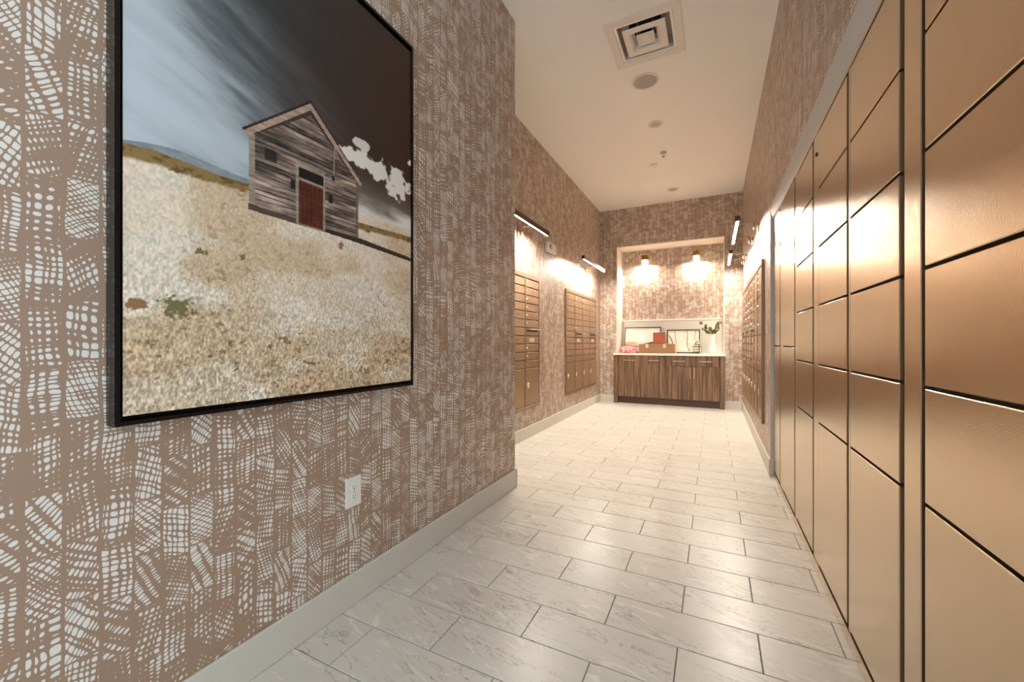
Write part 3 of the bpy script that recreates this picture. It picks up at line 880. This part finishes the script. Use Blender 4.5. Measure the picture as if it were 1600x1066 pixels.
# ---- two small framed prints leaning on the backsplash
def leaning(label, x0, x1, h, yb, yt, fn):
    z0 = ZT + 0.001
    hyp = h
    ang = math.atan2(yt - yb, h)
    def W(x, v, w):     # v up the frame, w out of its face
        return (x, yb + v * math.sin(ang) - w * math.cos(ang), z0 + v * math.cos(ang) + w * math.sin(ang) + 0.022 * math.sin(ang) * 0)
    t = thing('leaning_frame', label, 'picture frame', ((x0 + x1) / 2, yb, z0), 'framed prints leaning on the sideboard')
    def slab(x0, x1, v0, v1, w0, w1, bm):
        c = [W(x, v, w) for w in (w0, w1) for v in (v0, v1) for x in (x0, x1)]
        vs = [bm.verts.new(p) for p in c]
        for f in ((0, 1, 3, 2), (4, 6, 7, 5), (0, 4, 5, 1), (2, 3, 7, 6), (0, 2, 6, 4), (1, 5, 7, 3)): bm.faces.new([vs[i] for i in f])
    f = 0.016
    for nm, a in (('frame_rail', (x0, x1, 0.0, f)), ('frame_rail', (x0, x1, h - f, h)), ('frame_rail', (x0, x0 + f, f, h - f)), ('frame_rail', (x1 - f, x1, f, h - f))):
        bm = B(); slab(*a, 0.0, 0.022, bm); obj(nm, bm, M['darkwoodframe'], t)
    bm = B(); slab(x0 + f, x1 - f, f, h - f, 0.002, 0.008, bm); obj('backing_board', bm, M['labelwhite'], t)
    org = np.array(W(x0 + f, f, 0.010)); ex = np.array(W(x1 - f, f, 0.010)) - org; ey = np.array(W(x0 + f, h - f, 0.010)) - org
    me = print_mesh('print', lambda s, t_: org + s[..., None] * ex + t_[..., None] * ey - np.array(WL[t]), 130, 100, fn)
    link('print', me, M['print2'], t, WL[t])
leaning('dark framed abstract print leaning behind the pink bag', -1.592, -0.912, 0.525, 8.155, 8.32, abstract_print)
leaning('dark framed print of thin branches leaning behind the glass jar', -0.800, -0.228, 0.460, 8.185, 8.32, branch_print)

# ------------------------------------------------------------------ things on the worktop
Z = ZT + 0.001
t = thing('shipping_box', 'long brown cardboard box with two tape strips on the worktop', 'box', (-0.95, 8.03, Z))
obj('carton', box(B(), -1.272, -0.632, 7.955, 8.115, Z, 1.118, 0.003), M['cardboard'], t)
obj('end_flap', box(B(), -0.6315, -0.618, 7.958, 8.112, Z, 1.112), M['tape'], t)
for x in (-1.125, -0.815):
    bm = box(B(), x - 0.026, x + 0.026, 7.9535, 7.9546, 1.045, 1.1185)
    box(bm, x - 0.026, x + 0.026, 7.9535, 8.10, 1.1184, 1.1192)
    obj('tape_strip', bm, M['tape'], t)
t = thing('small_carton', 'small orange and brown carton standing on the long cardboard box', 'box', (-0.905, 8.03, 1.1205))
obj('carton', box(B(), -1.018, -0.800, 7.975, 8.095, 1.1205, 1.335, 0.003), M['cardbrown'], t)
obj('front_print', box(B(), -0.995, -0.806, 7.9738, 7.9748, 1.150, 1.300), M['orangeprint'], t)
obj('side_tape', box(B(), -0.7998, -0.7985, 7.99, 8.08, 1.1205, 1.335), M['tape'], t)

def pillow(bm, cx, cy, z0, sx, sy, sz, nx=22, ny=14, seed=4):
    rg = np.random.RandomState(seed)
    top, bot = [], []
    for j in range(ny + 1):
        for i in range(nx + 1):
            u, v = i / nx * 2 - 1, j / ny * 2 - 1
            e = max(0, (1 - u ** 4) * (1 - v ** 4)) ** 0.5
            wr = 0.82 + 0.18 * math.sin(9 * u + 3 * v) * math.cos(7 * v - 2 * u)
            x, y = cx + u * sx * (1 - 0.05 * v * v), cy + v * sy * (1 - 0.05 * u * u)
            top.append(bm.verts.new((x, y, z0 + 0.02 + (sz - 0.02) * e * wr)))
            bot.append(bm.verts.new((x, y, z0 + 0.018 * (1 - e))))
    n = nx + 1
    for j in range(ny):
        for i in range(nx):
            a = j * n + i
            bm.faces.new((top[a], top[a + 1], top[a + n + 1], top[a + n]))
            bm.faces.new((bot[a], bot[a + n], bot[a + n + 1], bot[a + 1]))
    for i in range(nx):
        bm.faces.new((top[i], bot[i], bot[i + 1], top[i + 1]))
        a = ny * n + i
        bm.faces.new((top[a], top[a + 1], bot[a + 1], bot[a]))
    for j in range(ny):
        a = j * n
        bm.faces.new((top[a], top[a + n], bot[a + n], bot[a]))
        a = j * n + nx
        bm.faces.new((top[a], bot[a], bot[a + n], top[a + n]))
    return bm
tag(obj('plastic_bag', pillow(B(), -1.482, 8.03, Z, 0.175, 0.075, 0.128), M['pink'], None, (-1.482, 8.03, Z), True), 'pink and red plastic bag lying at the left end of the worktop', 'bag')

# ribbed glass jar with lid
t = thing('glass_jar', 'clear ribbed glass jar with knobbed lid beside the vase', 'jar', (-0.262, 8.05, Z))
pr = [(0.0, Z)]
for i in range(25):
    v = i / 24
    r = 0.046 + 0.030 * math.sin(math.pi * min(1, v * 1.02)) ** 0.7
    pr.append((r + 0.0035 * math.sin(v * 34), Z + 0.002 + v * 0.158))
inner = [(max(r - 0.005, 0.0), max(h, Z + 0.006)) for r, h in pr[::-1]]
obj('jar_body', lathe(B(), pr + [(pr[-1][0] - 0.005, pr[-1][1])] + inner[1:-1] + [(0.0, Z + 0.006)], (-0.262, 8.05, 0), 36), M['glass'], t, None, True)
for hz in (0.030, 0.075, 0.120):
    obj('band', lathe(B(), [(0.0735 + 0.003 * math.sin(hz * 50), Z + hz), (0.0795, Z + hz), (0.0795, Z + hz + 0.006), (0.0735, Z + hz + 0.006), (0.0735 + 0.003 * math.sin(hz * 50), Z + hz)], (-0.262, 8.05, 0), 36), M['bronzebar'], t)
obj('collar', lathe(B(), [(0.049, Z + 0.1605), (0.056, Z + 0.1605), (0.056, Z + 0.172), (0.0, Z + 0.172)], (-0.262, 8.05, 0), 32), M['steel'], t)
obj('lid', lathe(B(), [(0.0, Z + 0.1725), (0.052, Z + 0.1725), (0.055, Z + 0.185), (0.040, Z + 0.205), (0.024, Z + 0.212), (0.034, Z + 0.228), (0.028, Z + 0.246), (0.0, Z + 0.252)], (-0.262, 8.05, 0), 32), M['glass'], t, None, True)

# white vase with leafy twigs
t = thing('vase', 'white bottle shaped ceramic vase at the right end of the worktop', 'vase', (-0.011, 8.05, Z))
vp = [(0.0, 0.0), (0.045, 0.0), (0.060, 0.015), (0.072, 0.050), (0.070, 0.090), (0.060, 0.130), (0.044, 0.165), (0.036, 0.200), (0.034, 0.300), (0.037, 0.345),
      (0.033, 0.347), (0.029, 0.330), (0.029, 0.200), (0.0, 0.190)]
obj('vase_body', lathe(B(), [(r, Z + h) for r, h in vp], (-0.011, 8.05, 0), 36), M['vase'], t, None, True)
t = thing('leafy_twigs', 'olive green leafy twigs standing in the white vase', 'plant', (-0.011, 8.05, Z + 0.20))
rg = random.Random(11)
leafbm = B()
outl = [(0, 0), (0.35, 0.42), (0.7, 0.5), (1.0, 0.30), (1.12, 0.0), (1.0, -0.30), (0.7, -0.5), (0.35, -0.42)]
vs = [leafbm.verts.new((x, y * 0.95, 0.10 * x * x - 0.14 * abs(y))) for x, y in outl]
mid = leafbm.verts.new((0.62, 0, 0.05))
for i in range(8): leafbm.faces.new((vs[i], vs[(i + 1) % 8], mid))
ret = bmesh.ops.extrude_face_region(leafbm, geom=list(leafbm.faces))
bmesh.ops.translate(leafbm, vec=(0, 0, -0.03), verts=[e for e in ret['geom'] if isinstance(e, bmesh.types.BMVert)])
bmesh.ops.recalc_face_normals(leafbm, faces=leafbm.faces)
leafme = bpy.data.meshes.new('leaf'); leafbm.to_mesh(leafme); leafbm.free(); leafme.materials.append(M['leaf'])
top = Vector((-0.011, 8.05, Z + 0.33))
ends = [(-0.175, -0.02, 1.495), (-0.165, 0.03, 1.40), (-0.09, -0.04, 1.36), (-0.03, 0.03, 1.40), (0.035, -0.05, 1.35), (0.06, 0.02, 1.485), (0.135, -0.01, 1.47), (0.10, -0.03, 1.38), (-0.10, 0.0, 1.44)]
for ex, ey, ez in ends:
    e = Vector((-0.011 + ex * 0.94, 8.05 + ey, ez))
    midp = top.lerp(e, 0.5) + Vector((0, 0, 0.012))
    st = obj('stem', tube(B(), [(top.x + ex * 0.04, top.y + ey * 0.04, Z + 0.20), (top.x + ex * 0.10, top.y + ey * 0.1, top.z + 0.012), midp, e], [0.0025, 0.0022, 0.0018, 0.001], 6), M['stem'], t)
    for k in range(5):
        p = (top + Vector((ex * 0.1, ey * 0.1, 0.02))).lerp(e, 0.30 + 0.175 * k)
        lf = bpy.data.objects.new('leaf', leafme); COL.objects.link(lf); lf.parent = st
        lf.location = p - WL[st]; WL[lf] = p
        s = rg.uniform(0.040, 0.064); lf.scale = (s, s, s)
        lf.rotation_euler = (rg.uniform(-0.9, 0.9) + 0.9, rg.uniform(-0.9, 0.5), rg.uniform(0, 6.28))

# ------------------------------------------------------------------ ceiling fittings
t = thing('air_diffuser', 'square white air diffuser with nested cones on the ceiling', 'vent', (VX, VY, ZC))
def sqring(bm, loops):
    """loops: list of (half size, z)"""
    rs = []
    for h, z in loops:
        rs.append([bm.verts.new((VX + a * h, VY + b * h, z)) for a, b in ((-1, -1), (1, -1), (1, 1), (-1, 1))])
    for i in range(len(rs) - 1):
        for k in range(4): bm.faces.new((rs[i][k], rs[i][(k + 1) % 4], rs[i + 1][(k + 1) % 4], rs[i + 1][k]))
    return rs
bm = B(); sqring(bm, [(HV, ZC - 0.0005), (HV, ZC - 0.008), (HV - 0.010, ZC - 0.011), (0.232, ZC - 0.008), (0.214, ZC + 0.004), (0.203, ZC + 0.030), (0.201, ZC + 0.030), (0.201, ZC + 0.012), (0.204, ZC - 0.0005)])
obj('flange', bm, M['enamel'], t)
bm = B(); rs = sqring(bm, [(0.2035, ZC + 0.0305), (0.2035, ZC + 0.115), (0.1995, ZC + 0.110), (0.1995, ZC + 0.0305)])
bm.faces.new(rs[1]); bm.faces.new(rs[2][::-1])
pl = obj('plenum', bm, M['ductgrey'], t)
obj('duct_opening', lathe(B(), [(0.0, ZC + 0.1085), (0.140, ZC + 0.1085), (0.140, ZC + 0.1098), (0.0, ZC + 0.1098)], (VX, VY, 0), 36), M['duct'], pl)
bm = B(); sqring(bm, [(0.168, ZC - 0.006), (0.166, ZC - 0.012), (0.118, ZC - 0.016), (0.100, ZC - 0.004), (0.086, ZC + 0.028), (0.083, ZC + 0.028), (0.098, ZC + 0.002), (0.116, ZC - 0.010), (0.164, ZC - 0.006), (0.168, ZC - 0.006)])
obj('middle_cone', bm, M['enamel'], t)
bm = B(); rs = sqring(bm, [(0.070, ZC - 0.004), (0.068, ZC - 0.010), (0.050, ZC - 0.012), (0.036, ZC - 0.002), (0.010, ZC + 0.004)]); bm.faces.new(rs[4][::-1]); bm.faces.new(rs[0])
obj('centre_cone', bm, M['enamel'], t)
bm = B()
for a in (-1, 1):
    for b in (-1, 1):
        tube(bm, [(VX + a * 0.060, VY + b * 0.060, ZC + 0.106), (VX + a * 0.060, VY + b * 0.060, ZC - 0.003)], 0.003, 6)
        tube(bm, [(VX + a * 0.140, VY + b * 0.140, ZC + 0.106), (VX + a * 0.140, VY + b * 0.140, ZC - 0.005)], 0.003, 6)
obj('hanger_rods', bm, M['ductgrey'], t)

t = thing('ceiling_speaker', 'round flush speaker with grey grille on the ceiling', 'speaker', (-0.601, 4.131, ZC))
obj('bezel', lathe(B(), [(0.133, ZC - 0.0005), (0.133, ZC - 0.006), (0.126, ZC - 0.010), (0.112, ZC - 0.008), (0.112, ZC - 0.0005)], (-0.601, 4.131, 0), 48), M['enamel'], t)
obj('grille', lathe(B(), [(0.0, ZC - 0.0105), (0.06, ZC - 0.010), (0.1115, ZC - 0.007), (0.1115, ZC - 0.0006), (0.0, ZC - 0.0006)], (-0.601, 4.131, 0), 48), M['grille'], t)
def downlight(label, x, y, R):
    t = thing('recessed_downlight', label, 'downlight', (x, y, ZC), 'recessed ceiling downlights')
    obj('trim_ring', lathe(B(), [(R, ZC - 0.0005), (R, ZC - 0.004), (R - 0.008, ZC - 0.009), (R * 0.66, ZC - 0.005), (R * 0.66, ZC - 0.0005)], (x, y, 0), 40), M['enamel'], t)
    obj('lens', lathe(B(), [(0.0, ZC - 0.0018), (R * 0.655, ZC - 0.0018), (R * 0.655, ZC - 0.0006), (0.0, ZC - 0.0006)], (x, y, 0), 40), M['lens'], t)
downlight('unlit recessed downlight between the ceiling speaker and the sprinkler', -0.609, 4.998, 0.085)
downlight('unlit recessed downlight on the ceiling nearest the back wall', -0.610, 7.260, 0.100)
t = thing('sprinkler', 'small pendent fire sprinkler head on the ceiling', 'sprinkler', (-0.606, 5.785, ZC))
obj('escutcheon', lathe(B(), [(0.042, ZC - 0.0005), (0.040, ZC - 0.010), (0.026, ZC - 0.022), (0.0, ZC - 0.022)], (-0.606, 5.785, 0), 28), M['grille'], t)
obj('body', lathe(B(), [(0.0, ZC - 0.0222), (0.014, ZC - 0.0222), (0.012, ZC - 0.060), (0.0, ZC - 0.060)], (-0.606, 5.785, 0), 16), M['enamel'], t)
obj('deflector', lathe(B(), [(0.0, ZC - 0.0602), (0.022, ZC - 0.0602), (0.020, ZC - 0.064), (0.0, ZC - 0.064)], (-0.606, 5.785, 0), 20), M['steel'], t)
tag(obj('cover_plate', lathe(B(), [(0.055, ZC - 0.0005), (0.055, ZC - 0.008), (0.048, ZC - 0.012), (0.0, ZC - 0.013)], (-0.774, 6.141, 0), 32), M['enamel'], None, (-0.774, 6.141, ZC)),
    'plain white round cover plate on the ceiling behind the sprinkler', 'cover plate')

# ------------------------------------------------------------------ fittings on the left walls
t = thing('alarm_strobe', 'white wall mounted alarm strobe box between the two left sconces', 'alarm', (XF, 5.16, 2.36))
obj('housing', box(B(), XF + 0.0005, XF + 0.045, 4.99, 5.30, 2.362, 2.492, 0.006), M['white'], t)
obj('strobe_lens', box(B(), XF + 0.0455, XF + 0.058, 5.03, 5.11, 2.395, 2.460, 0.006), M['chrome'], t)
obj('sounder_grille', box(B(), XF + 0.0455, XF + 0.049, 5.16, 5.27, 2.390, 2.465, 0.002), M['white'], t)

OY, OZ = 1.2785, 0.4945
t = thing('wall_outlet', 'white duplex power outlet low on the left wall under the canvas', 'outlet', (XL, OY, OZ))
obj('cover_plate', box(B(), XL + 0.0005, XL + 0.0075, OY - 0.042, OY + 0.042, OZ - 0.065, OZ + 0.065, 0.0025, 2), M['white'], t)
for dz in (0.0195, -0.0195):
    bm = lathe(B(), [(0.0, 0.0077), (0.0170, 0.0077), (0.0165, 0.0098), (0.0, 0.0098)], (0, 0, 0), 28, 'x')
    for v in bm.verts:
        v.co.z = max(-0.0135, min(0.0135, v.co.z))
    bmesh.ops.translate(bm, vec=(XL, OY, OZ + dz), verts=bm.verts)
    rc = obj('receptacle', bm, M['white'], t)
    for dy, hh in ((-0.0062, 0.0042), (0.0062, 0.0034)):
        obj('slot', box(B(), XL + 0.0099, XL + 0.0104, OY + dy - 0.0009, OY + dy + 0.0009, OZ + dz + 0.003 - hh, OZ + dz + 0.003 + hh), M['blackslot'], rc)
    obj('ground_hole', lathe(B(), [(0.0, 0.0099), (0.0026, 0.0099), (0.0026, 0.0104), (0.0, 0.0104)], (XL, OY, OZ + dz - 0.0075), 12, 'x'), M['blackslot'], rc)
obj('screw', lathe(B(), [(0.0, 0.0077), (0.0030, 0.0077), (0.0024, 0.0090), (0.0, 0.0092)], (XL, OY, OZ), 12, 'x'), M['chrome'], t)
